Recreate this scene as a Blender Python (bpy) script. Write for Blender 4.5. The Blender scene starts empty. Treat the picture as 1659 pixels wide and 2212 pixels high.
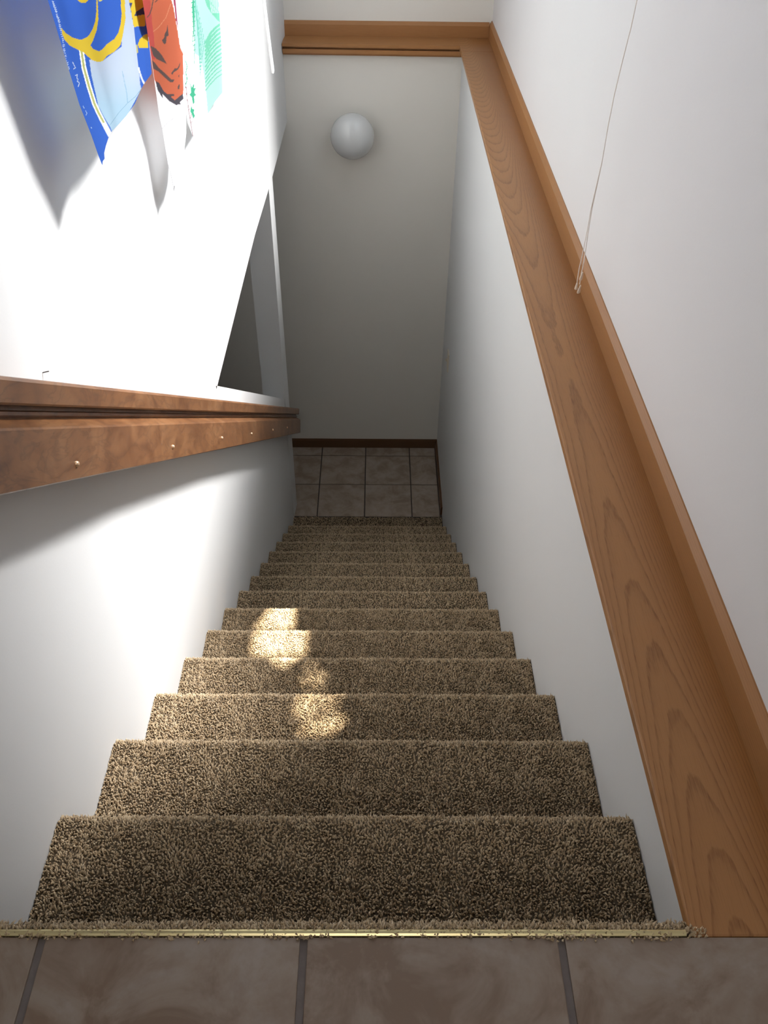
import bpy, bmesh, math, random
import numpy as np
from mathutils import Vector, Matrix

# ------------------------------------------------------------------ camera
SC = bpy.context.scene
COL = SC.collection
FPX = 1846.86
CAM = Vector((0.51308, -0.46417, 1.12562))
FWD = Vector((0.01069923, 0.74063717, -0.67181999))
RGT = Vector((0.999927, -0.00415215, 0.0113471))
UPV = Vector((-0.00561458, 0.67189236, 0.74062753))
cd = bpy.data.cameras.new('camera')
cd.sensor_fit = 'VERTICAL'; cd.sensor_height = 24.0; cd.lens = FPX / 2212 * 24.0
cd.clip_start = 0.02; cd.clip_end = 100
cam = bpy.data.objects.new('camera', cd); COL.objects.link(cam)
cam.matrix_world = Matrix(((RGT.x, UPV.x, -FWD.x, CAM.x), (RGT.y, UPV.y, -FWD.y, CAM.y), (RGT.z, UPV.z, -FWD.z, CAM.z), (0, 0, 0, 1)))
SC.camera = cam
SC.view_settings.view_transform = 'Standard'
SC.view_settings.look = 'None'
SC.view_settings.gamma = 1.0
SC.view_settings.use_curve_mapping = False
SC.view_settings.exposure = 0.0
# ------------------------------------------------------------------ world and lights
wd = bpy.data.worlds.new('world'); SC.world = wd; wd.use_nodes = True
wd.node_tree.nodes['Background'].inputs[0].default_value = (0.75, 0.87, 1.0, 1)
wd.node_tree.nodes['Background'].inputs[1].default_value = 3.0

def area_light(name, loc, target, sx, sy, power, color, spread=180):
    l = bpy.data.lights.new(name, 'AREA'); l.shape = 'RECTANGLE'; l.size = sx; l.size_y = sy
    l.energy = power; l.color = color; l.spread = math.radians(spread)
    o = bpy.data.objects.new(name, l); COL.objects.link(o); o.location = loc
    o.rotation_euler = (Vector(target) - Vector(loc)).to_track_quat('-Z', 'Y').to_euler()
    return o
area_light('daylight', (4.1, 3.8, 5.55), (0, 1.8, 0.0), 1.7, 1.05, 1850, (0.985, 0.985, 0.99))
area_light('room_fill', (0.5, -2.0, 2.3), (0.5, 0.6, 0.0), 0.8, 0.5, 9, (1.0, 0.97, 0.92))  # added fill lamp behind the viewer, brightens the near steps and floor
sun = bpy.data.lights.new('sun', 'SUN'); sun.energy = 34; sun.angle = math.radians(0.6); sun.color = (1.0, 0.93, 0.78)
so = bpy.data.objects.new('sun', sun); COL.objects.link(so)
SUN = Vector((-0.30, -0.31, -1.0)).normalized()          # direction the sunlight travels
so.rotation_euler = SUN.to_track_quat('-Z', 'Y').to_euler()
so.location = (3, 3, 6)

# ------------------------------------------------------------------ helpers
def ray(px, py):
    return FWD + RGT * ((px - 829.5) / FPX) - UPV * ((py - 1106) / FPX)
def at_x(px, py, X):
    d = ray(px, py); return CAM + d * ((X - CAM.x) / d.x)
def new_mesh(name, verts, faces, mat=None, parent=None, smooth=False):
    me = bpy.data.meshes.new(name)
    me.from_pydata([tuple(v) for v in verts], [], [tuple(f) for f in faces]); me.update()
    return link(name, me, mat, parent, smooth)
def link(name, me, mat=None, parent=None, smooth=False):
    if mat and not me.materials: me.materials.append(mat)
    if smooth:
        me.polygons.foreach_set('use_smooth', [True] * len(me.polygons))
    o = bpy.data.objects.new(name, me); COL.objects.link(o)
    if parent: o.parent = parent
    return o
def tag(o, label=None, cat=None, group=None, kind=None):
    if label: o['label'] = label
    if cat: o['category'] = cat
    if group: o['group'] = group
    if kind: o['kind'] = kind
    return o
def empty(name, loc=(0, 0, 0)):
    o = bpy.data.objects.new(name, None); COL.objects.link(o); o.location = loc; o.empty_display_size = 0.05
    return o
class MB:
    def __init__(s): s.bm = bmesh.new()
    def box(s, a, b, bev=0):
        x0, y0, z0 = a; x1, y1, z1 = b
        vs = [s.bm.verts.new(p) for p in ((x0,y0,z0),(x1,y0,z0),(x1,y1,z0),(x0,y1,z0),(x0,y0,z1),(x1,y0,z1),(x1,y1,z1),(x0,y1,z1))]
        fs = [s.bm.faces.new([vs[i] for i in f]) for f in ((3,2,1,0),(4,5,6,7),(0,1,5,4),(1,2,6,5),(2,3,7,6),(3,0,4,7))]
        if bev:
            es = list({e for f in fs for e in f.edges})
            bmesh.ops.bevel(s.bm, geom=es, offset=bev, segments=2, affect='EDGES', profile=0.5)
        return s
    def prism(s, pts, vec):
        """extrude a planar outline along vec"""
        v = Vector(vec)
        a = [s.bm.verts.new(Vector(p)) for p in pts]; b = [s.bm.verts.new(Vector(p) + v) for p in pts]
        n = len(a)
        s.bm.faces.new(a); s.bm.faces.new(b[::-1])
        for i in range(n): s.bm.faces.new((a[i], b[i], b[(i+1) % n], a[(i+1) % n]))
        return s
    def hexa(s, p):
        vs = [s.bm.verts.new(q) for q in p]
        for f in ((3,2,1,0),(4,5,6,7),(0,1,5,4),(1,2,6,5),(2,3,7,6),(3,0,4,7)): s.bm.faces.new([vs[i] for i in f])
        return s
    def lathe(s, prof, center, axis, seg=32):
        """prof: (radius, distance along axis)"""
        ax = Vector(axis).normalized(); t = ax.orthogonal().normalized(); b = ax.cross(t); c = Vector(center)
        rings = []
        for r, h in prof:
            if r < 1e-6: rings.append([s.bm.verts.new(c + ax * h)])
            else: rings.append([s.bm.verts.new(c + ax * h + (t * math.cos(2*math.pi*i/seg) + b * math.sin(2*math.pi*i/seg)) * r) for i in range(seg)])
        for A, B in zip(rings, rings[1:]):
            for i in range(seg):
                j = (i + 1) % seg
                if len(A) == 1: s.bm.faces.new((A[0], B[j], B[i]))
                elif len(B) == 1: s.bm.faces.new((A[i], A[j], B[0]))
                else: s.bm.faces.new((A[i], A[j], B[j], B[i]))
        return s
    def tube(s, pts, r, seg=8):
        pts = [Vector(p) for p in pts]; rings = []
        for k, p in enumerate(pts):
            d = (pts[min(k+1, len(pts)-1)] - pts[max(k-1, 0)]).normalized()
            t = d.cross(Vector((0.3, 1, 0.1))).normalized(); b = d.cross(t)
            rr = r[k] if isinstance(r, (list, tuple)) else r
            rings.append([s.bm.verts.new(p + (t * math.cos(2*math.pi*i/seg) + b * math.sin(2*math.pi*i/seg)) * rr) for i in range(seg)])
        for A, B in zip(rings, rings[1:]):
            for i in range(seg): s.bm.faces.new((A[i], A[(i+1) % seg], B[(i+1) % seg], B[i]))
        s.bm.faces.new(rings[0][::-1]); s.bm.faces.new(rings[-1])
        return s
    def build(s, name, mat, parent=None, smooth=False):
        bmesh.ops.recalc_face_normals(s.bm, faces=s.bm.faces)
        me = bpy.data.meshes.new(name); s.bm.to_mesh(me); s.bm.free()
        return link(name, me, mat, parent, smooth)

# ------------------------------------------------------------------ materials
class N:
    """tiny node-graph helper"""
    def __init__(s, name):
        s.m = bpy.data.materials.new(name); s.m.use_nodes = True; s.t = s.m.node_tree; s.b = s.t.nodes['Principled BSDF']
    def n(s, typ, **kw):
        o = s.t.nodes.new(typ)
        for k, v in kw.items():
            if k.startswith('i_'):
                key = k[2:]; key = int(key) if key.isdigit() else key.replace('_', ' ')
                if hasattr(v, 'is_output'): s.t.links.new(v, o.inputs[key])
                else: o.inputs[key].default_value = v
            else: setattr(o, k, v)
        return o
    def math(s, op, a, b=0.0, c=None):
        o = s.t.nodes.new('ShaderNodeMath'); o.operation = op
        for i, v in enumerate((a, b) if c is None else (a, b, c)):
            if hasattr(v, 'is_output'): s.t.links.new(v, o.inputs[i])
            else: o.inputs[i].default_value = v
        return o.outputs[0]
    def ramp(s, fac, stops):
        o = s.t.nodes.new('ShaderNodeValToRGB'); s.t.links.new(fac, o.inputs[0])
        e = o.color_ramp.elements
        while len(e) < len(stops): e.new(0.5)
        for k, (p, c) in enumerate(stops):
            e[k].position = p; e[k].color = (*c, 1) if len(c) == 3 else c
        return o.outputs[0]
    def mix(s, fac, a, b, mode='MIX'):
        o = s.t.nodes.new('ShaderNodeMix'); o.data_type = 'RGBA'; o.blend_type = mode
        for k, v in ((0, fac), (6, a), (7, b)):
            if hasattr(v, 'is_output'): s.t.links.new(v, o.inputs[k])
            else: o.inputs[k].default_value = v if k == 0 else (*v, 1)
        return o.outputs[2]
    def coords(s): return s.n('ShaderNodeTexCoord').outputs['Object']
    def noise(s, scale, detail=3, vec=None, rough=0.5, dist=0.0):
        o = s.n('ShaderNodeTexNoise'); o.inputs['Scale'].default_value = scale; o.inputs['Detail'].default_value = detail
        o.inputs['Roughness'].default_value = rough; o.inputs['Distortion'].default_value = dist
        s.t.links.new(vec or s.coords(), o.inputs['Vector']); return o.outputs['Fac']
    def mapping(s, scale, loc=(0, 0, 0), rot=(0, 0, 0), vec=None):
        o = s.n('ShaderNodeMapping'); o.inputs['Scale'].default_value = scale; o.inputs['Location'].default_value = loc; o.inputs['Rotation'].default_value = rot
        s.t.links.new(vec or s.coords(), o.inputs['Vector']); return o.outputs[0]
    def out(s, color=None, rough=None, bump=None, bstr=0.2, bdist=0.01, **kw):
        if color is not None:
            if hasattr(color, 'is_output'): s.t.links.new(color, s.b.inputs['Base Color'])
            else: s.b.inputs['Base Color'].default_value = (*color, 1)
        if rough is not None:
            if hasattr(rough, 'is_output'): s.t.links.new(rough, s.b.inputs['Roughness'])
            else: s.b.inputs['Roughness'].default_value = rough
        if bump is not None:
            bn = s.n('ShaderNodeBump'); bn.inputs['Strength'].default_value = bstr; bn.inputs['Distance'].default_value = bdist
            s.t.links.new(bump, bn.inputs['Height']); s.t.links.new(bn.outputs[0], s.b.inputs['Normal'])
        for k, v in kw.items(): s.b.inputs[k.replace('_', ' ')].default_value = v
        return s.m

def wall_paint(name, c):
    g = N(name)
    blot = g.noise(1.7, 3)
    col = g.mix(blot, tuple(x * 0.97 for x in c), tuple(min(1, x * 1.02) for x in c))
    h = g.noise(220, 3)
    return g.out(col, 0.72, h, 0.12, 0.001)
M_WALL = wall_paint('white_wall_paint', (0.67, 0.665, 0.655))
M_WALL_WARM_CAST = wall_paint('warm_cast_wall_paint', (0.74, 0.70, 0.635))  # white far wall with the warm cast of the light put into its colour
M_WALL_PINK_CAST = wall_paint('pink_cast_wall_paint', (0.71, 0.685, 0.675))  # white upper right wall, pinkish tone of the light mixed into the paint
M_CEIL = wall_paint('ceiling_paint', (0.78, 0.78, 0.76))

def oak(name, light=(0.40, 0.195, 0.075), dark=(0.13, 0.050, 0.018), cath=True, axis='Y', rough=0.36):
    g = N(name)
    sep = g.n('ShaderNodeSeparateXYZ', i_0=g.coords())
    X, Y, Z = sep.outputs
    if axis == 'X': X, Y = Y, X
    sc = lambda a, b: (a, b, a) if axis == 'Y' else (b, a, a)
    w1 = g.math('SUBTRACT', g.noise(1.0, 2, g.mapping(sc(4, 1.3))), 0.5)
    w2 = g.math('SUBTRACT', g.noise(1.0, 3, g.mapping(sc(30, 9))), 0.5)
    w3 = g.math('SUBTRACT', g.noise(1.0, 2, g.mapping(sc(160, 30))), 0.5)
    if cath:
        xc = g.math('SUBTRACT', 0.984, g.math('MULTIPLY', Y, 0.010))
        dx = g.math('ADD', g.math('SUBTRACT', X, xc), g.math('MULTIPLY', w1, 0.030))
        lat = g.math('MULTIPLY', g.math('POWER', g.math('ABSOLUTE', dx), 2.33), 2700.0)
        dy = g.math('SUBTRACT', Y, 1.32)
        v = g.math('SUBTRACT', lat, g.math('MULTIPLY', g.math('MULTIPLY', dy, dy), 4.0))
        v = g.math('ADD', v, g.math('MULTIPLY', w2, 0.55)); v = g.math('ADD', v, g.math('MULTIPLY', w3, 0.16))
        side = g.n('ShaderNodeMapRange', i_1=0.025, i_2=0.085); g.t.links.new(dx, side.inputs[0]); side = side.outputs[0]
    else:
        v = g.math('ADD', g.math('MULTIPLY', X, 170.0), g.math('MULTIPLY', Z, 170.0))
        v = g.math('ADD', v, g.math('MULTIPLY', w1, 9.0)); v = g.math('ADD', v, g.math('MULTIPLY', w2, 0.8)); side = 0.25
    fr = g.math('FRACT', v)
    line = g.ramp(fr, [(0.0, (0.0, 0.0, 0.0)), (0.45, (0.04, 0.04, 0.04)), (0.74, (0.30, 0.30, 0.30)), (0.86, (0.85, 0.85, 0.85)), (0.94, (0.85, 0.85, 0.85)), (1.0, (0.0, 0.0, 0.0))])
    brk = g.ramp(g.noise(1.0, 3, g.mapping(sc(420, 34)), 0.6), [(0.30, (1, 1, 1)), (0.62, (0.35, 0.35, 0.35))])
    pores = g.ramp(g.noise(1.0, 3, g.mapping(sc(620, 16)), 0.6), [(0.36, (1, 1, 1)), (0.48, (0, 0, 0))])
    fac = g.math('MULTIPLY', g.math('MULTIPLY', line, brk), 0.72 if cath else 0.30)
    fac = g.math('ADD', fac, g.math('MULTIPLY', pores, 0.16)); fac = g.math('MINIMUM', fac, 1.0)
    tint = g.noise(1.0, 3, g.mapping(sc(14, 2.4)))
    base = g.mix(tint, light, tuple(x * y for x, y in zip(light, (0.84, 0.78, 0.74))))
    base = g.mix(g.math('MULTIPLY', side, 0.75), base, tuple(x * y for x, y in zip(light, (0.72, 0.58, 0.38))))
    col = g.mix(fac, base, dark)
    return g.out(col, rough, g.math('SUBTRACT', 1.0, fac), 0.10, 0.0006, Specular_IOR_Level=0.3)
M_OAK = oak('oak_cathedral_grain')
M_OAK_STRAIGHT = oak('oak_straight_grain', cath=False)
M_OAK_CROSS = oak('oak_cross_run', cath=False, axis='X')
M_OAK_DARK = oak('oak_baseboard', (0.13, 0.068, 0.034), (0.06, 0.028, 0.012), cath=False, axis='X')

def rail_wood():
    g = N('figured_rail_wood')
    v1 = g.mapping((1, 1, 1), rot=(math.radians(36), 0, 0))
    w = g.noise(1.0, 4, g.mapping((6, 5, 9), vec=v1), 0.55, 1.6)
    fig = g.noise(1.0, 5, g.mapping((15, 5.0, 15), vec=v1), 0.55, 2.0)
    cut = g.math('FRACT', g.math('MULTIPLY', fig, 4.0))
    ln = g.ramp(cut, [(0.0, (0.85, 0.85, 0.85)), (0.16, (0.15, 0.15, 0.15)), (0.5, (0, 0, 0)), (0.85, (0.3, 0.3, 0.3)), (1.0, (0.85, 0.85, 0.85))])
    fine = g.noise(1.0, 3, g.mapping((300, 22, 300), vec=v1), 0.6)
    base = g.ramp(w, [(0.28, (0.13, 0.050, 0.018)), (0.5, (0.21, 0.090, 0.034)), (0.72, (0.285, 0.135, 0.056))])
    base = g.mix(g.math('MULTIPLY', ln, 0.55), base, (0.06, 0.023, 0.010))
    base = g.mix(g.math('MULTIPLY', fine, 0.22), base, (0.06, 0.025, 0.010))
    return g.out(base, 0.36, fine, 0.08, 0.0004, Coat_Weight=0.12, Coat_Roughness=0.2)
M_RAIL = rail_wood()

def tile_mat(name, a, b, c):
    g = N(name)
    oi = g.n('ShaderNodeObjectInfo')
    add = g.n('ShaderNodeVectorMath', operation='ADD'); g.t.links.new(g.coords(), add.inputs[0])
    sc = g.n('ShaderNodeVectorMath', operation='SCALE'); sc.inputs[0].default_value = (3.1, 5.7, 1.3)
    rr = g.math('MULTIPLY', oi.outputs['Random'], 9.0); g.t.links.new(rr, sc.inputs['Scale'])
    g.t.links.new(sc.outputs[0], add.inputs[1]); v = add.outputs[0]
    n1 = g.noise(9, 5, v, 0.62, 0.7); n2 = g.noise(30, 4, v, 0.6); n3 = g.noise(140, 2, v)
    col = g.ramp(n1, [(0.38, b), (0.5, a), (0.63, c)])
    col = g.mix(g.math('MULTIPLY', g.ramp(n2, [(0.46, (0, 0, 0)), (0.68, (1, 1, 1))]), 0.45), col, b)
    col = g.mix(g.math('MULTIPLY', n3, 0.18), col, tuple(x * 0.7 for x in a))
    return g.out(col, 0.42, n2, 0.10, 0.0015)
M_TILE = tile_mat('beige_ceramic_tile', (0.275, 0.205, 0.155), (0.19, 0.122, 0.080), (0.315, 0.25, 0.207))
M_TILE2 = tile_mat('lower_ceramic_tile', (0.33, 0.26, 0.20), (0.24, 0.175, 0.13), (0.37, 0.30, 0.245))
g = N('grey_grout'); M_GROUT = g.out(g.mix(g.noise(60, 3), (0.13, 0.105, 0.095), (0.20, 0.165, 0.15)), 0.9, g.noise(300, 2), 0.3, 0.001)
g = N('dark_grout'); M_GROUT2 = g.out(g.mix(g.noise(60, 3), (0.045, 0.035, 0.028), (0.08, 0.06, 0.05)), 0.9)
g = N('brass_strip'); M_BRASS = g.out(g.mix(g.noise(90, 4, g.mapping((0.2, 1, 1))), (0.62, 0.50, 0.24), (0.78, 0.68, 0.40)), 0.3, Metallic=0.85)
g = N('brass_screw'); M_SCREW = g.out(g.mix(g.noise(900, 2), (0.72, 0.46, 0.27), (0.85, 0.6, 0.4)), 0.3, Metallic=0.7)
g = N('opal_glass'); M_OPAL = g.out(g.mix(g.noise(4, 2), (0.55, 0.55, 0.54), (0.59, 0.59, 0.58)), 0.16, Coat_Weight=0.4)
g = N('white_enamel'); M_ENAMEL = g.out(g.mix(g.noise(20, 2), (0.72, 0.71, 0.69), (0.76, 0.75, 0.73)), 0.35)
g = N('ivory_plastic'); M_IVORY = g.out(g.mix(g.noise(50, 2), (0.62, 0.54, 0.42), (0.68, 0.60, 0.48)), 0.35)
g = N('white_cord'); M_CORD = g.out(g.mix(g.noise(700, 2), (0.70, 0.63, 0.56), (0.80, 0.74, 0.68)), 0.8)
g = N('white_lacquer'); M_WHITE = g.out(g.mix(g.noise(30, 2), (0.86, 0.86, 0.86), (0.9, 0.9, 0.9)), 0.4)
g = N('dark_nail'); M_NAIL = g.out(g.mix(g.noise(900, 2), (0.05, 0.04, 0.04), (0.10, 0.09, 0.08)), 0.5, Metallic=0.6)
g = N('window_glass'); M_GLASS = g.out((1, 1, 1), 0.0, Transmission_Weight=1.0, IOR=1.0)

def carpet_mats():
    g = N('carpet_yarn')
    at = g.n('ShaderNodeAttribute', attribute_name='tone')
    patch = g.noise(7, 3)
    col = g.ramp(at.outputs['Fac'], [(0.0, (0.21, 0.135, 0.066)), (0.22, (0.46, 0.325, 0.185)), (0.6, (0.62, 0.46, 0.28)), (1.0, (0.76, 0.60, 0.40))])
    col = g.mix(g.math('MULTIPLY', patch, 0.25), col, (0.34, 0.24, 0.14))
    y = g.out(col, 0.85, Sheen_Weight=0.15)
    g = N('carpet_backing')
    c = g.ramp(g.noise(420, 3), [(0.35, (0.05, 0.034, 0.018)), (0.7, (0.15, 0.105, 0.06))])
    return y, g.out(c, 0.95)
M_YARN, M_BACK = carpet_mats()

# ------------------------------------------------------------------ dimensions
RISE, RUN, W = 0.181176, 0.250573, 0.94
ZL = -14 * RISE            # lower floor
YW, YF, YU = 3.64, 4.25, 4.37   # end of left wall, lower far wall, upper far wall
XR = 1.089                 # upper right wall
XE = 0.919                 # ledge edge
ZH = -0.44                 # underside of header
ZC = 3.1                   # ceiling

# ------------------------------------------------------------------ structure
def struct(o, label=None):
    o['kind'] = 'structure'
    if label: o['label'] = label
    return o
m = MB()
T = -0.115
def yz_box(m, x1, y0, y1, z0, z1, x2=None):
    x2 = x1 if x2 is None else x2
    m.hexa([(T, y0, z0), (x1, y0, z0), (x2, y1, z0), (T, y1, z0), (T, y0, z1), (x1, y0, z1), (x2, y1, z1), (T, y1, z1)])
OY = 1.845                              # start of the stair-side opening
zcap = lambda y: -0.425 - 0.7225 * (y - OY)
yz_box(m, 0, -2.2, OY, ZL - 0.1, ZC)
yz_box(m, 0, OY, 3.0, ZH, ZC)
m.prism([(0, OY, ZL - 0.1), (0, 3.52, ZL - 0.1), (0, 3.52, zcap(3.52)), (0, OY, zcap(OY))], (T, 0, 0))
struct(m.build('wall_left', M_WALL), 'white left stair wall with a triangular opening above the handrail')
m = MB()
yz_box(m, 0, 3.0, YW, ZH, ZC, 0.014)
m.hexa([(T, YW, ZH), (0.014, YW, ZH), (0.045, YU, ZH + 0.075), (T, YU, ZH + 0.075), (T, YW, ZC), (0.014, YW, ZC), (0.047, YU, ZC), (T, YU, ZC)])
m.hexa([(T, 3.52, ZL - .1), (0.003, 3.52, ZL - .1), (0.012, YW, ZL - .1), (T, YW, ZL - .1), (T, 3.52, ZH), (0.008, 3.52, ZH), (0.014, YW, ZH), (T, YW, ZH)])
struct(m.build('wall_left', M_WALL), 'white post and header at the far end of the left stair wall')
# right wall: lower part, upper part with a window above the picture
m = MB()
m.box((W, -0.022, ZL - 0.1), (1.30, YF + 0.02, -0.022))
struct(m.build('wall_right', M_WALL), 'white right wall of the stairs below the oak ledge')
m = MB()
WY0, WY1, WZ0, WZ1 = 1.32, 3.75, 0.82, 2.95
m.box((XR, -2.2, -0.1), (1.24, WY0, ZC)); m.box((XR, WY1, -0.022), (1.24, YU + .02, ZC))
m.box((XR, WY0, -0.022), (1.24, WY1, WZ0)); m.box((XR, WY0, WZ1), (1.24, WY1, ZC))
struct(m.build('wall_right', M_WALL_PINK_CAST), 'white right wall, set back above the oak ledge')
m = MB()
m.box((-1.6, YF, ZL - 0.1), (1.3, YF + 0.3, -0.022)); m.box((-0.115, YU, -0.022), (1.3, YU + 0.2, ZC))
m.box((-1.6, YF + .05, -0.4), (-0.115, YF + 0.3, ZC))
struct(m.build('wall_back', M_WALL_WARM_CAST), 'white far wall carrying the globe lamp')
m = MB(); m.box((-0.3, -2.35, -0.1), (1.4, -2.2, ZC)); struct(m.build('wall_front', M_WALL), 'wall behind the viewer')
m = MB(); m.box((-0.3, -2.35, ZC), (1.24, YU + .2, ZC + 0.1)); struct(m.build('ceiling', M_CEIL), 'white ceiling above the stairwell')
m = MB(); m.box((-1.6, 0.4, -0.42), (T, YF + .06, -0.3)); struct(m.build('ceiling', M_CEIL), 'ceiling of the lower hall')
m = MB(); m.box((-1.75, 0.25, ZL - .1), (-1.6, YF + .3, -0.3)); m.box((-1.6, 0.25, ZL - .1), (T, 0.4, -0.3)); struct(m.build('wall_hall', M_WALL), 'walls of the lower hall')

# lower floor: grout slab plus tiles
fl = MB().box((-1.6, 0.25, ZL - 0.12), (W + 0.02, YF + .02, ZL - 0.004)).build('floor', M_GROUT2)
struct(fl, 'lower landing floor of brown ceramic tiles')
random.seed(4)
def tile(parent, x0, x1, y0, y1, z, mat, g, dz=0.0):
    m = MB(); m.box((x0 + g / 2, y0 + g / 2, z - 0.008), (x1 - g / 2, y1 - g / 2, z + dz), 0.0012)
    return m.build('tile', mat, parent)
xs = [-1.36, -1.058, -0.757, -0.456, -0.1535, 0.147, 0.4475, 0.7495, W - 0.012]
ys = [3.528, 3.843, 4.148, YF]
for i in range(len(xs) - 1):
    for j in range(3):
        tile(fl, xs[i], xs[i+1], ys[j], ys[j+1], ZL, M_TILE2, 0.0075, random.uniform(-0.0005, 0.0005))
# upper floor
fu = MB().box((-0.05, -2.2, -0.16), (1.12, -0.0245, -0.004)).build('floor', M_GROUT)
struct(fu, 'upper landing floor of beige mottled tiles')
xs = [0.0, 0.097, 0.4265, 0.752, XR]
for i in range(4):
    for j in range(4):
        tile(fu, xs[i] + (0 if i else -0.003), xs[i+1] + (0.004 if i == 3 else 0), -0.0225 - 0.329 * (j + 1), -0.0225 - 0.329 * j - (0.001 if j == 0 else 0) + (0.004 if j == 0 else 0), 0, M_TILE, 0.0095)

# ledges and trims (oak)
m = MB()
m.box((XE, -0.0235, -0.02), (XR - .001, 4.1, 0.0), 0.003)
m.box((XE, 4.1, -0.02), (XR - .001, YU - .001, 0.0), 0.0)
tr = m.build('trim_1', M_OAK); struct(tr, 'long oak ledge capping the right stair wall, arched grain')
m = MB(); m.box((XE + 0.012, -0.022, -0.034), (W + 0.002, YF - .04, -0.0195), 0.002)
struct(m.build('trim_2', M_OAK_STRAIGHT), 'narrow oak moulding under the edge of the right ledge')
m = MB()
m.hexa([(0.042, 4.212, -0.015), (XE, 4.196, -0.015), (XE, YU - .001, -0.015), (0.04, YU - .001, -0.015), (0.042, 4.212, 0.0), (XE, 4.196, 0.0), (XE, YU - .001, 0.0), (0.04, YU - .001, 0.0)])
struct(m.build('trim_3', M_OAK_CROSS), 'oak ledge along the far wall')
m = MB()
def band(y0, y1, z0, z1):
    m.hexa([(0.042, y0, z0), (W, y1, z0), (W, YF + .005, z0), (0.04, YF + .005, z0), (0.042, y0, z1), (W, y1, z1), (W, YF + .005, z1), (0.04, YF + .005, z1)])
band(4.236, 4.222, -0.026, -0.015); band(4.217, 4.202, -0.045, -0.026); band(4.234, 4.220, -0.056, -0.045)
struct(m.build('trim_4', M_OAK_CROSS), 'stepped oak moulding below the far ledge')
def skirting(name, mat, pts, vec, label):
    o = MB().prism(pts, vec).build(name, mat); struct(o, label); return o
skirting('baseboard_right', M_OAK_STRAIGHT, [(1.0745, -0.0, 0.0), (XR, 0, 0.0), (XR, 0, 0.075), (1.086, 0, 0.075), (1.0765, 0, 0.058)], (0, YU - .002, 0), 'oak baseboard standing on the right ledge')
skirting('baseboard_back', M_OAK_CROSS, [(0.044, YU - 0.014, 0.0), (0.044, YU, 0.0), (0.044, YU, 0.068), (0.044, YU - 0.005, 0.068), (0.044, YU - 0.013, 0.052)], (1.075 - 0.044, 0, 0), 'oak baseboard standing on the far ledge')
skirting('baseboard_lower', M_OAK_DARK, [(-1.6, YF - 0.013, ZL), (-1.6, YF, ZL), (-1.6, YF, ZL + 0.068), (-1.6, YF - 0.008, ZL + 0.068), (-1.6, YF - 0.012, ZL + 0.056)], (1.6 + W, 0, 0), 'dark oak baseboard at the foot of the far wall')
skirting('baseboard_side', M_OAK_DARK, [(W - 0.012, 3.55, ZL), (W, 3.55, ZL), (W, 3.55, ZL + 0.064), (W - .006, 3.55, ZL + 0.064), (W - 0.011, 3.55, ZL + 0.056)], (0, YF - 3.565, 0), 'dark oak baseboard along the right wall of the lower landing')

# window in the right wall (above the picture): frame, mullion, pane
wf = empty('window_1', (XR, (WY0 + WY1) / 2, WZ0)); struct(wf, 'tall stairwell window in the right wall')
def wpart(name, a, b, mat):
    o = MB().box(a, b, 0.003).build(name, mat); o.parent = wf; o.matrix_parent_inverse = Matrix.Translation(-wf.location); return o
for a, b in (((1.17, WY0, WZ0), (1.22, WY0 + .05, WZ1)), ((1.17, WY1 - .05, WZ0), (1.22, WY1, WZ1)), ((1.17, WY0 + .05, WZ0), (1.22, WY1 - .05, WZ0 + .05)), ((1.17, WY0 + .05, WZ1 - .05), (1.22, WY1 - .05, WZ1))):
    wpart('frame', a, b, M_OAK_STRAIGHT)

# added unseen sun blocker outside the window; gaps cut to shape stair sun patches
EZ = 3.15
def stair_hit(px, py, n):
    d = ray(px, py); return CAM + d * ((-n * RISE - CAM.z) / d.z)
def gap(pts, n):
    r = []
    for px, py in pts:
        P = stair_hit(px, py, n); t = (EZ - P.z) / SUN.z; q = P + SUN * t; r.append((q.x, q.y))
    return r
full = [gap([(590, 1307), (637, 1307), (633, 1353), (552, 1353), (572, 1330)], 6), gap([(560, 1353), (662, 1353), (654, 1411), (548, 1411)], 5), gap([(585, 1410), (650, 1410), (612, 1440)], 4)]
dim = [gap([(650, 1485), (738, 1485), (738, 1560), (715, 1585), (648, 1585), (640, 1540)], 3), gap([(660, 1584), (732, 1584), (690, 1622)], 2), gap([(660, 1435), (700, 1445), (705, 1487), (660, 1487)], 4)]
gx, gy = np.meshgrid(np.arange(1.255, 1.95, 0.01), np.arange(1.2, 3.2, 0.01)); gx = gx.ravel(); gy = gy.ravel()
hole = np.zeros(gx.shape, bool)
def _in(px, py, poly):
    r = np.zeros(px.shape, bool); j = len(poly) - 1
    for i in range(len(poly)):
        xi, yi = poly[i]; xj, yj = poly[j]
        c = ((yi > py) != (yj > py)) & (px < (xj - xi) * (py - yi) / (yj - yi + 1e-12) + xi); r ^= c; j = i
    return r
for p in full: hole |= _in(gx, gy, p)
rsn = np.random.default_rng(2)
for p in dim: hole |= _in(gx, gy, p) & (rsn.random(gx.shape) < 0.22)
v = []; f = []
for x, y in zip(gx[~hole], gy[~hole]):
    k = len(v); h = 0.005; v += [(x-h, y-h, EZ), (x+h, y-h, EZ), (x+h, y+h, EZ), (x-h, y+h, EZ)]; f.append((k, k+1, k+2, k+3))
for a, b, c, d in ((1.24, 1.95, -2.4, 1.195), (1.24, 1.95, 3.195, 4.6), (1.94, 1.96, -2.4, 4.6)):
    k = len(v); v += [(a, c, EZ), (b, c, EZ), (b, d, EZ), (a, d, EZ)]; f.append((k, k+1, k+2, k+3))
struct(new_mesh('sun_blocker', v, f, M_CEIL), 'added unseen sun blocker outside the stairwell window, its gaps shape the sun patches')

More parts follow.
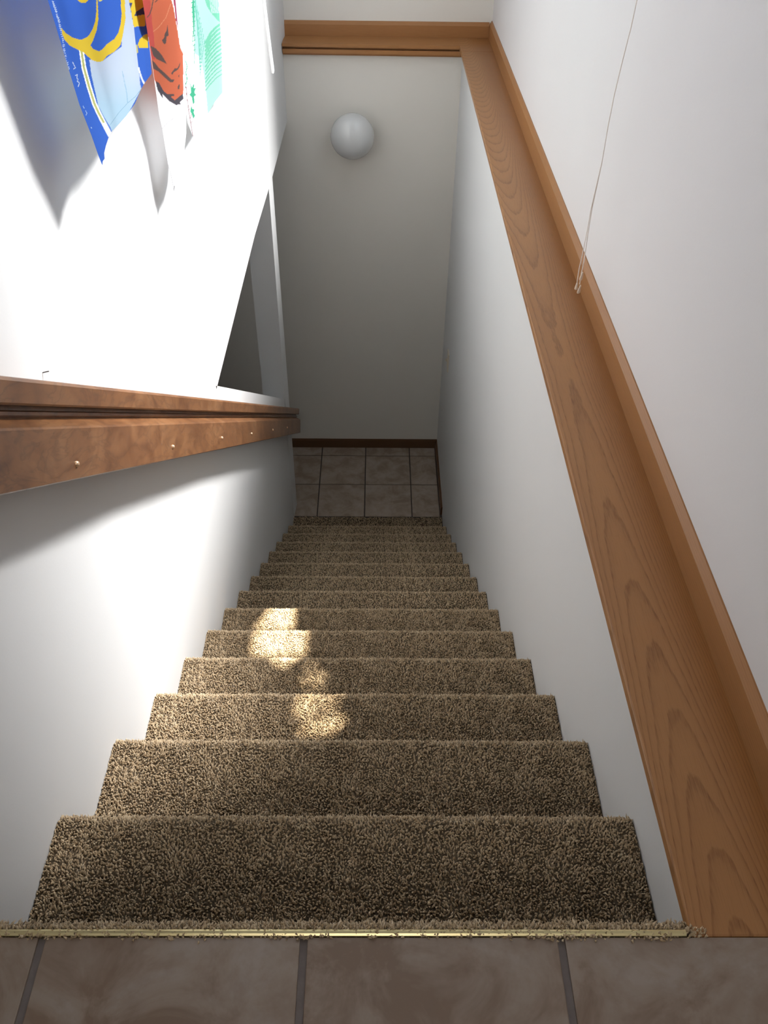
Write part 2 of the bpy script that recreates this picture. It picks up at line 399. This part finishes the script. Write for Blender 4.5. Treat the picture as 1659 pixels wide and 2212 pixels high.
# ------------------------------------------------------------------ carpeted stairs
def step_profile(first=False):
    """(y, z, ny, nz) polyline of one carpeted tread, nosing and riser; origin = nosing corner"""
    ins = 0.007; r = 0.021
    P = []
    y0 = -0.0172 if first else -RUN - 0.018
    for k in range(7 if first else 15):
        y = y0 + (-r - ins - y0) * k / (6 if first else 14); P.append((y, -ins, 0, 1))
    cy, cz = -r - ins, -r - ins
    for k in range(1, 11):
        a = math.radians(90 - 130 * k / 10); P.append((cy + r * math.cos(a), cz + r * math.sin(a), math.cos(a), math.sin(a)))
    yl, zl = P[-1][:2]
    for k in range(1, 9):
        z = zl + (-RISE - ins - zl) * k / 8; P.append((yl + (-0.022 - yl) * min(1, k / 2), z, 1, 0))
    return np.array(P)
def tuft_mesh(name, prof, spacing, r, h, seed, width, segs3=True):
    rng = np.random.default_rng(seed)
    d = np.hypot(np.diff(prof[:, 0]), np.diff(prof[:, 1])); s = np.concatenate([[0], np.cumsum(d)]); L = s[-1]
    nx, ns = int(width / spacing), int(L / spacing)
    gx, gs = np.meshgrid(np.arange(nx), np.arange(ns)); gx = gx.ravel().astype(float) + (gs.ravel() % 2) * 0.5; gs = gs.ravel().astype(float)
    n = len(gx)
    x = (gx + 0.25 + rng.uniform(-.42, .42, n)) * spacing; ss = (gs + 0.5 + rng.uniform(-.45, .45, n)) * spacing
    ls0 = (ss < spacing) if len(prof) < 26 else (ss < 0)
    x = np.clip(x, 0.0015, width - 0.0015); ss = np.clip(ss, 0, L - 1e-4)
    y = np.interp(ss, s, prof[:, 0]); z = np.interp(ss, s, prof[:, 1]); ny = np.interp(ss, s, prof[:, 2]); nz = np.interp(ss, s, prof[:, 3])
    q = np.hypot(ny, nz); ny /= q; nz /= q
    ty, tz = nz, -ny                                     # along the profile, downstairs
    def field(px, ps, k):
        o = np.zeros_like(px)
        r2 = np.random.default_rng(seed * 7 + k)
        for _ in range(14):
            f = r2.uniform(25, 330); a = r2.uniform(0, 2 * np.pi); o += np.sin(px * f * np.cos(a) + ps * f * np.sin(a) + r2.uniform(0, 6.28)) * (60 / (60 + f)) ** .5
        return o / 2.6
    lx = field(x, ss, 1) * 0.55 + rng.normal(0, .30, n); ls = 0.15 + field(x, ss, 2) * 0.50 + rng.normal(0, .30, n)
    ls = np.where(ls0, 0.5 + np.abs(ls) * .3, ls)
    hh = h * (0.86 + 0.14 * field(x, ss, 3) + rng.normal(0, .13, n)); hh = np.clip(hh, h * .35, h * 1.4)
    rr = r * rng.uniform(.75, 1.25, n)
    D = np.stack([lx, ls * ty + ny, ls * tz + nz], 1); D /= np.linalg.norm(D, axis=1)[:, None]
    D[:, 0] = np.where((x < .004) & (D[:, 0] < 0), 0, D[:, 0]); D[:, 0] = np.where((x > width - .004) & (D[:, 0] > 0), 0, D[:, 0])
    B = np.stack([x, y - ny * .002, z - nz * .002], 1)
    A1 = np.cross(D, np.stack([np.ones(n), np.zeros(n), np.zeros(n)], 1) + rng.normal(0, .3, (n, 3))); A1 /= np.linalg.norm(A1, axis=1)[:, None]
    A2 = np.cross(D, A1)
    V = np.zeros((n, 7, 3)); ph = rng.uniform(0, 6.28, n)
    for k in range(3):
        a = ph + k * 2.0944; o1 = A1 * np.cos(a)[:, None] + A2 * np.sin(a)[:, None]
        V[:, k] = B + o1 * (rr * .8)[:, None]
        a = ph + k * 2.0944 + .9; o2 = A1 * np.cos(a)[:, None] + A2 * np.sin(a)[:, None]
        V[:, 3 + k] = B + D * (hh * .72)[:, None] + o2 * (rr * 1.1)[:, None]
    bend = rng.normal(0, .25, (n, 3)) * h * .5
    V[:, 6] = B + D * hh[:, None] + bend
    V[:, :, 0] = np.clip(V[:, :, 0], 0.0008, width - 0.0008)
    F = []
    for k in range(3):
        j = (k + 1) % 3; F += [(k, j, 3 + j), (k, 3 + j, 3 + k), (3 + k, 3 + j, 6)]
    F = np.array(F); nf = len(F)
    idx = (F[None] + (np.arange(n) * 7)[:, None, None]).reshape(-1)
    me = bpy.data.meshes.new(name)
    me.vertices.add(n * 7); me.vertices.foreach_set('co', V.reshape(-1).astype(np.float32))
    me.loops.add(len(idx)); me.loops.foreach_set('vertex_index', idx.astype(np.int32))
    me.polygons.add(n * nf); me.polygons.foreach_set('loop_start', np.arange(0, n * nf * 3, 3, dtype=np.int32))
    me.update(calc_edges=True)
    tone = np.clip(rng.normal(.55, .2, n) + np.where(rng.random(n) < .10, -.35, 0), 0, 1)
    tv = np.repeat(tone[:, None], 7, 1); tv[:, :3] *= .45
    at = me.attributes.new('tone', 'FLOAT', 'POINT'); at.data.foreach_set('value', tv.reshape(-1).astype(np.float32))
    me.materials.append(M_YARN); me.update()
    return me
def profile_mesh(name, prof, width):
    xs = (0.0006, width - .0006); v = []; f = []
    for x in xs:
        for p in prof: v.append((x, p[0], p[1]))
    n = len(prof)
    for i in range(n - 1): f.append((i, i + 1, n + i + 1, n + i))
    me = bpy.data.meshes.new(name); me.from_pydata(v, [], f); me.update(); me.materials.append(M_BACK)
    me.polygons.foreach_set('use_smooth', [True] * len(me.polygons)); return me
stairs = empty('staircase', (0, 0, 0))
tag(stairs, 'straight flight of stairs covered in beige-brown cut-pile carpet between two white walls', 'staircase')
prof = step_profile(); prof0 = step_profile(True)
step_me = profile_mesh('step', prof, W)
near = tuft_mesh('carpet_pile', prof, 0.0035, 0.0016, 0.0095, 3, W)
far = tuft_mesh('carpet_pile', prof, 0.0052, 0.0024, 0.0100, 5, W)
DZ = {1: .0, 2: .0152, 3: .0033, 4: .0004, 5: -.0029, 6: -.0045, 7: -.008, 8: -.0103, 9: -.006, 10: -.0013, 11: .0018, 12: .0036, 13: .010}
for n in range(0, 14):
    if n == 0:
        o = link('step', profile_mesh('step', prof0, W), None, stairs)
        p = link('carpet_pile', tuft_mesh('carpet_pile', prof0, 0.0034, 0.0017, 0.0115, 9, W), None, o)
        o.location = (0, 0.003, 0.004)
    else:
        o = link('step', step_me, None, stairs)
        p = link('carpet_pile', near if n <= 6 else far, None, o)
        o.location = (0, n * RUN, -n * RISE + DZ[n])
    p['kind'] = 'stuff'
# bottom strip of carpet running out onto the landing, and the solid body of the stairs
pb = np.array([(y, -0.004, 0, 1) for y in np.linspace(13 * RUN - 0.02, 3.526, 10)])
o = link('step', profile_mesh('step', pb, W), None, stairs); o.location = (0, 0, ZL)
p = link('carpet_pile', tuft_mesh('carpet_pile', pb, 0.0055, 0.0026, 0.009, 11, W), None, o); p['kind'] = 'stuff'
m = MB()
for n in range(0, 14):
    m.box((0.001, (n - 1) * RUN - .02 if n else -0.03, ZL - .05), (W - .001, n * RUN - 0.028, -n * RISE - 0.030))
m.build('stringer_body', M_BACK, stairs)
# brass carpet strip
m = MB(); m.prism([(0.0, -0.0235, -0.001), (0.0, -0.0235, 0.0022), (0.0, -0.021, 0.0036), (0.0, -0.0180, 0.004), (0.0, -0.0160, 0.0028), (0.0, -0.0160, -0.001)], (XE - 0.007, 0, 0))
o = m.build('transition_strip', M_BRASS); tag(o, 'thin brass metal strip where the top carpet meets the beige tiles', 'metal strip')
m = MB(); m.prism([(XE - .007, -0.0235, -0.001), (XE - .007, -0.0235, 0.0022), (XE - .0105, -0.0145, 0.0028), (XE - .0105, -0.0145, -0.001)], (0.0005, 0, 0))

# ------------------------------------------------------------------ handrail
SL = Vector((0, RUN, -RISE)).normalized(); UP = Vector((0, RISE, RUN)).normalized()
hr = empty('handrail', (0.0, 0.4, 0.38)); tag(hr, 'thick brown wooden handrail with a groove and brass screws on the left wall', 'handrail')
def rail_pt(x, y, cz):                 # cz: intercept of the line z = cz - slope*y
    return Vector((x, y, cz - RISE / RUN * y))
K = RUN / math.hypot(RISE, RUN)
def rail_part(name, prof, mat, y0, y1, bow=0):
    a = [rail_pt(x, y0, 0.672) + UP * u for x, u in prof]
    v = rail_pt(0, y1, 0.672) - rail_pt(0, y0, 0.672)
    o = MB().prism(a, v).build(name, mat)
    o.parent = hr; o.matrix_parent_inverse = Matrix.Translation(-hr.location); return o
RY0, RY1 = -0.75, 3.60
rail_part('rail_board', [(0.001, 0.004), (0.004, 0), (0.068, 0.0), (0.070, 0.002), (0.070, 0.076), (0.068, 0.079), (0.048, 0.0895), (0.046, 0.092), (0.001, 0.092)], M_RAIL, RY0, RY1)
rail_part('groove_bead', [(0.001, 0.0918), (0.046, 0.0918), (0.051, 0.0945), (0.051, 0.0990), (0.046, 0.101), (0.045, 0.1075), (0.001, 0.1075)], M_RAIL, RY0, RY1)
rail_part('hand_grip', [(0.001, 0.1073), (0.060, 0.1073), (0.063, 0.110), (0.064, 0.137), (0.060, 0.1415), (0.052, 0.143), (0.001, 0.143)], M_RAIL, RY0, RY1)
sm = MB().lathe([(0.0, 0.0048), (0.0022, 0.0044), (0.0040, 0.0030), (0.0048, 0.0008), (0.0048, 0.0)], (0, 0, 0), (1, 0, 0), 16)
sm.bm.normal_update()
first = None
for k, (px, py) in enumerate([(165, 1002), (373, 965), (479, 946), (543, 937), (589, 928.5), (620, 923.5)]):
    P = at_x(px, py, 0.070)
    if first is None:
        o = sm.build('screw', M_SCREW, None, True); first = o
    else:
        o = first.copy(); COL.objects.link(o)
    o.parent = hr; o.matrix_parent_inverse = Matrix.Translation(-hr.location); o.location = (0.0698, P.y, P.z)

# ------------------------------------------------------------------ globe lamp on the far wall
wl = empty('wall_lamp', (0.385, YF, -0.418)); tag(wl, 'round white globe lamp on the far wall above the lower landing', 'lamp')
lc = (0, 0, 0)
m = MB(); m.lathe([(0.0, 0.001), (0.070, 0.001), (0.072, 0.005), (0.068, 0.016), (0.060, 0.022), (0.052, 0.025), (0.0, 0.025)], lc, (0, -1, 0), 40); b_ = m.build('base', M_ENAMEL, wl, True)
prof_g = [(0.052, 0.022)]
for k in range(1, 17):
    a = math.radians(-62 + (90 + 62) * k / 16); prof_g.append((0.1145 * math.cos(a) if k < 16 else 0, 0.106 + 0.090 * math.sin(a)))
MB().lathe(prof_g, lc, (0, -1, 0), 48).build('globe', M_OPAL, wl, True)

# ------------------------------------------------------------------ light switch on the right wall
ls = empty('light_switch', (W, 3.85, -1.585)); tag(ls, 'ivory light switch on the right wall beside the far corner', 'light switch')
MB().box((-0.006, -0.036, -0.058), (0.0005, 0.036, 0.058), 0.002).build('plate', M_IVORY, ls)
MB().hexa([(-0.018, -0.005, 0.004), (-0.005, -0.005, -0.008), (-0.005, 0.005, -0.008), (-0.018, 0.005, 0.004), (-0.014, -0.005, 0.012), (-0.005, -0.005, 0.010), (-0.005, 0.005, 0.010), (-0.014, 0.005, 0.012)]).build('toggle', M_IVORY, ls)

# ------------------------------------------------------------------ blind cord
XC = 1.035
bc = empty('blind_cord', (XC, 1.52, 1.9)); tag(bc, 'thin cream pull cord with small tassels hanging against the right wall', 'cord')
def put(o, root):
    o.parent = root; o.matrix_parent_inverse = Matrix.Translation(-root.location); return o
def cpt(px, py, x=XC): return at_x(px, py, x)
c1 = [cpt(1252, 614), cpt(1257, 585), cpt(1261, 567), cpt(1270, 505), cpt(1279, 450), cpt(1300, 352), cpt(1314, 270), cpt(1327, 205), cpt(1345, 130), cpt(1363, 60), cpt(1376, 0)]
top = Vector((XR - .02, c1[-1].y + .02, 2.2)); c1 += [c1[-1].lerp(top, .5), top]
c2 = [cpt(1246, 613, XC - .004), cpt(1251, 580, XC - .004), cpt(1258, 550, XC - .004), cpt(1268, 500, XC - .003), cpt(1277, 450, XC - .002), cpt(1300, 351, XC - .001)]
put(MB().tube(c1, 0.0011, 6).build('cord', M_CORD), bc); put(MB().tube(c2, 0.0010, 6).build('cord', M_CORD), bc)
def tassel(px0, py0, px1, py1, x, r0=.0018, r1=.0042):
    a, b = cpt(px0, py0, x), cpt(px1, py1, x); L = b - a
    put(MB().tube([a, a + L * .06, a + L * .9, b], [r0 * .6, r0, r1, r1 * .85], 12).build('tassel', M_IVORY_L, None, True), bc)
g = N('cream_wood'); M_IVORY_L = g.out(g.mix(g.noise(300, 2), (0.62, 0.50, 0.38), (0.72, 0.60, 0.48)), 0.5)
tassel(1247, 610, 1244, 625, XC - .004); tassel(1254, 616, 1249, 633, XC); tassel(1259, 588, 1254, 604, XC)

# ------------------------------------------------------------------ small nail on the left wall
P = at_x(92, 805, 0.0)
m = MB(); m.tube([(0, P.y, P.z), (0.010, P.y + .001, P.z + .002)], 0.0009, 8)
tag(m.build('nail', M_NAIL), 'tiny dark nail in the left wall just above the handrail', 'nail')

# ------------------------------------------------------------------ flags hanging by the left wall
def cloth_mat(name, trans=0.45):
    g = N(name)
    at = g.n('ShaderNodeAttribute', attribute_name='print')
    weave = g.noise(900, 2)
    col = g.mix(g.math('MULTIPLY', weave, 0.08), at.outputs['Color'], (0.3, 0.3, 0.3))
    df = g.n('ShaderNodeBsdfDiffuse'); tr = g.n('ShaderNodeBsdfTranslucent'); mx = g.n('ShaderNodeMixShader')
    g.t.links.new(col, df.inputs[0]); g.t.links.new(col, tr.inputs[0]); mx.inputs[0].default_value = trans
    g.t.links.new(df.outputs[0], mx.inputs[1]); g.t.links.new(tr.outputs[0], mx.inputs[2])
    out = g.t.nodes['Material Output']; g.t.links.new(mx.outputs[0], out.inputs[0]); g.t.nodes.remove(g.b)
    return g.m
M_CLOTH = cloth_mat('printed_nylon')
def srgb(c): return tuple(((v / 255) / 12.92 if v / 255 <= .04045 else ((v / 255 + .055) / 1.055) ** 2.4) for v in c)
def inside(px, py, poly):
    poly = np.array(poly, float); r = np.zeros(px.shape, bool); j = len(poly) - 1
    for i in range(len(poly)):
        xi, yi = poly[i]; xj, yj = poly[j]
        c = ((yi > py) != (yj > py)) & (px < (xj - xi) * (py - yi) / (yj - yi + 1e-12) + xi); r ^= c; j = i
    return r
def near_line(px, py, pts, w):
    r = np.full(px.shape, 1e9)
    for (x0, y0), (x1, y1) in zip(pts, pts[1:]):
        dx, dy = x1 - x0, y1 - y0; t = np.clip(((px - x0) * dx + (py - y0) * dy) / (dx * dx + dy * dy + 1e-9), 0, 1)
        r = np.minimum(r, np.hypot(px - x0 - t * dx, py - y0 - t * dy))
    return r < w / 2
def build_flag(name, outline, depth, paint, sc, ox, label, step=1.5, top=-1200):
    """outline and print are drawn in pattern units; depth gives the distance of the cloth from the wall"""
    ol = np.array(outline, float)
    ymin, ymax = ol[:, 1].min(), ol[:, 1].max()
    # rows with left/right limits keep the outline smooth
    rows = []
    ylist = []
    y = ymax - 1
    while y > ymin + 1:
        ylist.append(y); y -= step * sc * (1 if y > -60 else 6)
    nu = int((ol[:, 0].max() - ol[:, 0].min()) / (step * sc)) + 1
    V = []; UVc = []
    for y in ylist:
        xs_ = []
        for (xa, ya), (xb, yb) in zip(outline, outline[1:] + outline[:1]):
            if (ya > y) != (yb > y): xs_.append(xa + (y - ya) / (yb - ya) * (xb - xa))
        a, b = min(xs_), max(xs_)
        for k in range(nu + 1):
            x = a + (b - a) * k / nu; UVc.append((x, y))
    U = np.array(UVc); cols = paint(U[:, 0], U[:, 1])
    D = depth(U[:, 0], U[:, 1])
    verts = [at_x(ox + x / sc, y / sc, float(d)) for (x, y), d in zip(UVc, D)]
    R_ = len(ylist); faces = [(r * (nu + 1) + k, r * (nu + 1) + k + 1, (r + 1) * (nu + 1) + k + 1, (r + 1) * (nu + 1) + k) for r in range(R_ - 1) for k in range(nu)]
    me = bpy.data.meshes.new(name); me.from_pydata(verts, [], faces); me.update()
    at = me.color_attributes.new('print', 'FLOAT_COLOR', 'POINT')
    at.data.foreach_set('color', np.concatenate([cols, np.ones((len(cols), 1))], 1).reshape(-1).astype(np.float32))
    o = link(name, me, M_CLOTH, None, True)
    tag(o, label, 'flag', 'small printed flags hanging by the left wall')
    return o, verts[-nu - 1:]
def painter(base, ops):
    lin = [(tuple(v * (0.97 if min(c) > 225 else 0.66) for v in srgb(c)), f) for c, f in ops]
    def fn(x, y):
        c = np.tile(np.array(srgb(base)) * (0.97 if min(base) > 225 else 0.66), (len(x), 1))
        for col, f in lin:
            w = f(x, y).astype(float)[:, None]; c = c * (1 - w) + np.array(col) * w
        return c
    return fn
P_ = lambda poly: (lambda x, y: inside(x, y, poly))
L_ = lambda pts, w: (lambda x, y: near_line(x, y, pts, w))
YEL = (248, 212, 60); BLU = (62, 112, 215)
squig = []
rs = random.Random(5)
for k in range(34):
    t = k / 33; yy = 20 + t * 890; xx = 84 + (yy / 910) * 212 + (18 if 100 < yy < 600 else 4) * math.sin(math.pi * min(1, yy / 700))
    a = rs.uniform(-.9, .9); squig.append(((225, 240, 255), L_([(xx - 9, yy - 7 * a), (xx + 2, yy + 10), (xx + 10, yy - 8 * a + 4)], 7 + (4 if yy < 380 else 0))))
f1_white = [(1000, -1400), (1000, 0), (1000, 620), (760, 800), (570, 790), (600, 1000), (640, 1180), (690, 1400), (760, 1540), (850, 1690), (872, 1745), (1070, 1540), (1262, 1180), (1250, 1130), (1200, 700), (1160, 350), (1095, 0), (1020, -1400)]
loop = [(200, 370), (260, 440), (350, 500), (460, 530), (550, 490), (610, 400), (650, 280), (665, 150), (665, -20), (680, -20), (692, 250), (670, 400), (620, 540), (585, 600), (620, 650), (700, 680), (750, 650), (800, 590), (900, 520), (960, 430), (990, 300), (1000, 180), (985, 0), (940, -400), (990, -400), (1042, 0), (1052, 250), (1010, 500), (980, 610), (900, 690), (810, 740), (750, 810), (690, 825), (610, 800), (540, 740), (490, 690), (420, 660), (320, 610), (250, 540), (210, 450)]
ops1 = [((214, 228, 246), P_(f1_white)),
        ((190, 222, 242), lambda x, y: inside(x, y, f1_white) * np.clip((y - 850 - 0.25 * (x - 640)) / 500, 0, 1)),
        ((150, 190, 215), L_([(850, 1655), (960, 1500), (1080, 1368), (1180, 1285), (1255, 1190)], 7)),
        ((160, 200, 225), L_([(1010, 950), (1045, 1120), (1070, 1250), (1080, 1370)], 10)),
        ((240, 244, 235), L_([(462, 640), (500, 900), (565, 1140), (640, 1380), (725, 1560), (845, 1790)], 62)),
        ((208, 208, 128), L_([(462, 640), (500, 900), (565, 1140), (640, 1380), (700, 1510), (760, 1620)], 28)),
        (YEL, P_(loop)), (YEL, P_([(412, -5), (440, 28), (480, 40), (530, 32), (560, -5), (560, -120), (520, -40), (440, -40), (400, -120)])),
        ((235, 225, 120), P_([(680, -20), (700, 18), (745, 12), (752, -20)])),
        (YEL, P_([(1020, -1200), (1280, -1200), (1290, 0), (1315, 345), (1162, 358), (1098, 0)])),
        (BLU, P_([(1290, -1100), (1500, -1100), (1500, 20), (1290, 20)])),
        ((70, 75, 110), P_([(1165, 205), (1200, 150), (1290, 95), (1310, 190), (1180, 215)])),
        ((70, 80, 130), P_([(1108, 38), (1145, 40), (1120, 110)])),
        (YEL, P_([(1214, 590), (1240, 520), (1300, 460), (1348, 450), (1352, 632), (1230, 632)])),
        ((214, 205, 130), P_([(1190, 600), (1205, 590), (1222, 690), (1205, 715)])),
        ((235, 242, 246), L_([(1225, 900), (1262, 1030), (1300, 1110)], 18)),
        ((225, 240, 255), L_([(352, 828), (372, 872)], 9)), ((225, 240, 255), L_([(362, 852), (388, 900), (362, 915)], 9)),
        ((225, 240, 255), L_([(388, 1002), (412, 990), (405, 1040), (425, 1052), (410, 1080), (440, 1098), (425, 1150)], 9)),
        ((200, 225, 255), L_([(488, 1410), (505, 1438)], 8)), ((200, 225, 255), L_([(522, 1470), (540, 1505), (526, 1530)], 8)), ((200, 225, 255), L_([(594, 1688), (601, 1700)], 10))] + squig
sm1 = lambda v, a, b: np.clip((v - a) / (b - a), 0, 1) ** 2 * (3 - 2 * np.clip((v - a) / (b - a), 0, 1))
def depth1(x, y):
    e = sm1(x - 0.31 * y, 60, 420)
    d = 0.076 + e * (0.009 * np.sin(x / 210 + y / 900) + 0.005 * np.sin(x / 90 - y / 500))
    fold = 1170 + 0.11 * y
    return d - 0.022 * sm1(x, fold - 60, fold + 60) 
o1 = [(-130, -1400), (20, 0), (130, 360), (300, 930), (440, 1390), (600, 1800), (690, 2060), (728, 2160), (745, 2200), (750, 2140), (775, 2110), (770, 2030), (790, 1940), (825, 1830), (870, 1745), (970, 1640), (1070, 1530), (1180, 1370), (1250, 1200), (1300, 1110), (1400, 975), (1385, 800), (1360, 500), (1330, 0), (1230, -1400)]
fA, topA = build_flag('flag', o1, depth1, painter(BLU, ops1), 6.146, 100, 'blue flag with yellow loops and a pale blue field, leftmost on the wall')

ORG = (222, 118, 84); GRY = (104, 88, 84)
ops2 = [(ORG, P_([(70, -900), (90, 0), (115, 200), (150, 400), (190, 650), (215, 850), (245, 930), (330, 1000), (430, 1085), (470, 1100), (530, 1030), (535, 960), (530, 700), (530, 580), (500, 520), (470, 330), (430, 100), (405, 0), (330, -900)])),
        ((214, 92, 84), P_([(60, -900), (90, 0), (150, 400), (190, 650), (230, 640), (215, 420), (190, 200), (170, 0), (140, -900)])),
        ((88, 84, 92), P_([(235, 880), (270, 900), (320, 990), (440, 1090), (525, 1020), (537, 1070), (495, 1110), (510, 1135), (450, 1140), (380, 1100), (305, 1020), (312, 1068), (290, 1040), (250, 970)])),
        (GRY, P_([(175, 495), (240, 530), (300, 600), (358, 698), (290, 665), (240, 640), (205, 600)])), (GRY, P_([(195, 650), (230, 690), (270, 740), (340, 800), (400, 860), (438, 862), (425, 890), (385, 890), (340, 850), (260, 775), (205, 745)])),
        (GRY, P_([(400, 795), (440, 745), (470, 740), (505, 668), (490, 730), (465, 765), (430, 785), (412, 812)])),
        (GRY, P_([(300, 440), (325, 410), (330, 370), (350, 340), (362, 260), (370, 340), (372, 385), (350, 400), (345, 470), (325, 480)])),
        (GRY, P_([(355, 1020), (430, 1018), (436, 1042), (395, 1050)])), (GRY, P_([(470, 945), (495, 905), (490, 965), (475, 968)])), (GRY, P_([(478, 820), (492, 812), (486, 848)])),
        (GRY, L_([(205, 0), (190, 90), (165, 160), (140, 190)], 10)), (GRY, L_([(225, 25), (250, 0), (300, -40)], 9)),
        ((240, 160, 120), L_([(395, 45), (345, 190), (270, 290), (212, 340)], 7)),
        ((178, 70, 100), P_([(405, -600), (425, -600), (452, 60), (470, 250), (482, 345), (455, 230), (440, 100), (425, 0)])),
        ((205, 200, 205), L_([(305, 1395), (350, 1345), (440, 1275)], 5)), ((190, 185, 185), L_([(370, 1790), (405, 1930), (430, 2060)], 5)), ((60, 55, 60), L_([(436, 2020), (430, 2085)], 7))]
def depth2(x, y): return 0.040 + 0.006 * np.sin(x / 120 + y / 700) + 0.030 * sm1(y, 1900, -300) + .004 * np.sin(x / 45)
o2 = [(20, -1400), (90, 0), (150, 400), (215, 850), (270, 1250), (305, 1400), (370, 1800), (405, 1980), (418, 2010), (428, 2090), (440, 2020), (480, 1950), (530, 1750), (565, 1450), (556, 1000), (545, 600), (495, 0), (420, -1400)]
fB, topB = build_flag('flag', o2, depth2, painter((246, 246, 248), ops2), 5.029, 290, 'white flag printed with an orange black-striped shape, between the blue and green flags')

TEA = (205, 246, 238); GRN = (140, 226, 192); DGR = (80, 196, 152)
ops3 = [(TEA, P_([(600, -1400), (640, 0), (650, 300), (655, 580), (720, 620), (755, 800), (780, 1000), (800, 1240), (900, 1200), (990, 1000), (950, 600), (930, 0), (880, -1400)])),
        (GRN, P_([(740, -500), (770, 0), (790, 70), (850, 160), (900, 215), (935, 250), (925, 100), (910, 0), (860, -500)]))]
for k in range(13):
    yy = 250 + k * 46; ops3.append((GRN, L_([(955, yy), (890, yy + 45), (830, yy + 110), (775, yy + 215 - k * 3)], 24 - k * 1.2)))
for k in range(9):
    yy = 60 + 62 * k; ops3.append(((140, 220, 200), L_([(655 + 14 * k, yy - 120), (665 + 9 * k, yy + 60), (690 + 3 * k, yy + 260)], 8)))
for k in range(6): ops3.append(((225, 250, 245), L_([(800 + 20 * k, -200), (830 + 16 * k, 60), (845 + 15 * k, 140)], 9)))
for k in range(11): ops3.append((DGR, L_([(622 + 2 * k, 30 + 52 * k), (656 + k * .5, 20 + 52 * k)], 12 - .5 * k)))
ops3 += [(DGR, P_([(630, 0), (650, 0), (655, 200), (650, 350), (625, 520), (640, 330), (628, 120)])), (DGR, L_([(652, 380), (655, 500), (652, 690)], 5)),
         ((150, 90, 95), L_([(558, 900), (572, 1050), (592, 1200), (612, 1330), (637, 1480)], 6)), (DGR, L_([(556, 660), (575, 720), (560, 790), (575, 860), (555, 940)], 8)),
         ((150, 90, 95), L_([(592, 1200), (600, 1170)], 4)), ((150, 90, 95), L_([(605, 1290), (625, 1240)], 4)), ((150, 90, 95), L_([(615, 1340), (632, 1310)], 4)), ((170, 110, 110), L_([(575, 1060), (555, 980), (548, 900)], 4)),
         (DGR, P_([(605, 895), (625, 950), (650, 910), (648, 960), (668, 960), (652, 1000), (672, 1030), (650, 1050), (655, 1110), (640, 1135), (625, 1060), (600, 1030), (618, 1000)])),
         (DGR, P_([(620, 1150), (632, 1180), (655, 1190), (645, 1220), (660, 1260), (642, 1290), (625, 1240), (608, 1210)]))]
def depth3(x, y): return 0.030 + 0.006 * np.sin(x / 110 + y / 800) + 0.025 * sm1(y, 1400, -500)
o3 = [(380, -1400), (470, 0), (500, 600), (530, 1000), (580, 1330), (640, 1490), (700, 1400), (800, 1235), (880, 1100), (958, 1005), (952, 600), (918, 0), (850, -1400)]
fC, topC = build_flag('flag', o3, depth3, painter((246, 247, 248), ops3), 5.029, 290, 'white flag with green fronds and a thin red stem, rightmost on the wall')
# white rod hanging beside the flags
a = at_x(588.5, 157, 0.14); b = at_x(568, 0, 0.14); c_ = b + (b - a) * 1.9
rod = MB()
d = (b - a).normalized(); rr = 0.0085
pts = [a - d * .0, a + d * .003, a + d * .009, b, c_]; nrm = Vector((0.72, -0.45, 0.53)); sd = d.cross(nrm).normalized(); nn = sd.cross(d).normalized()
ol_ = [a + d * (rr * (1 - math.sin(t_))) - sd * rr * math.cos(t_) for t_ in [math.pi * k / 10 for k in range(11)]]
rod.prism(ol_ + [c_ + sd * rr, c_ - sd * rr], nn * 0.005)
tag(rod.build('white_rod', M_WHITE), 'slim white rod with a rounded end hanging right of the flags', 'rod')
# hanging rail above the picture that carries flags and rod
zt = max(v.z for v in topA + topB + topC)
hg = empty('hanging_rail', (0, 1.5, 1.3)); tag(hg, 'white rail on the left wall from which the flags hang, above the picture', 'rail')
ya = topA[0]; yb = c_
put(MB().tube([(topA[0].x, topA[0].y - .05, topA[0].z)] + [tuple(v) for v in (topA[len(topA)//2], topA[-1], topB[len(topB)//2], topC[len(topC)//2], topC[-1])] + [tuple(c_)], 0.006, 10).build('bar', M_WHITE), hg)
for v in (topA[0], topC[-1], c_): put(MB().tube([(0.0, v.y, v.z), (v.x, v.y, v.z)], 0.005, 10).build('bracket', M_WHITE), hg)
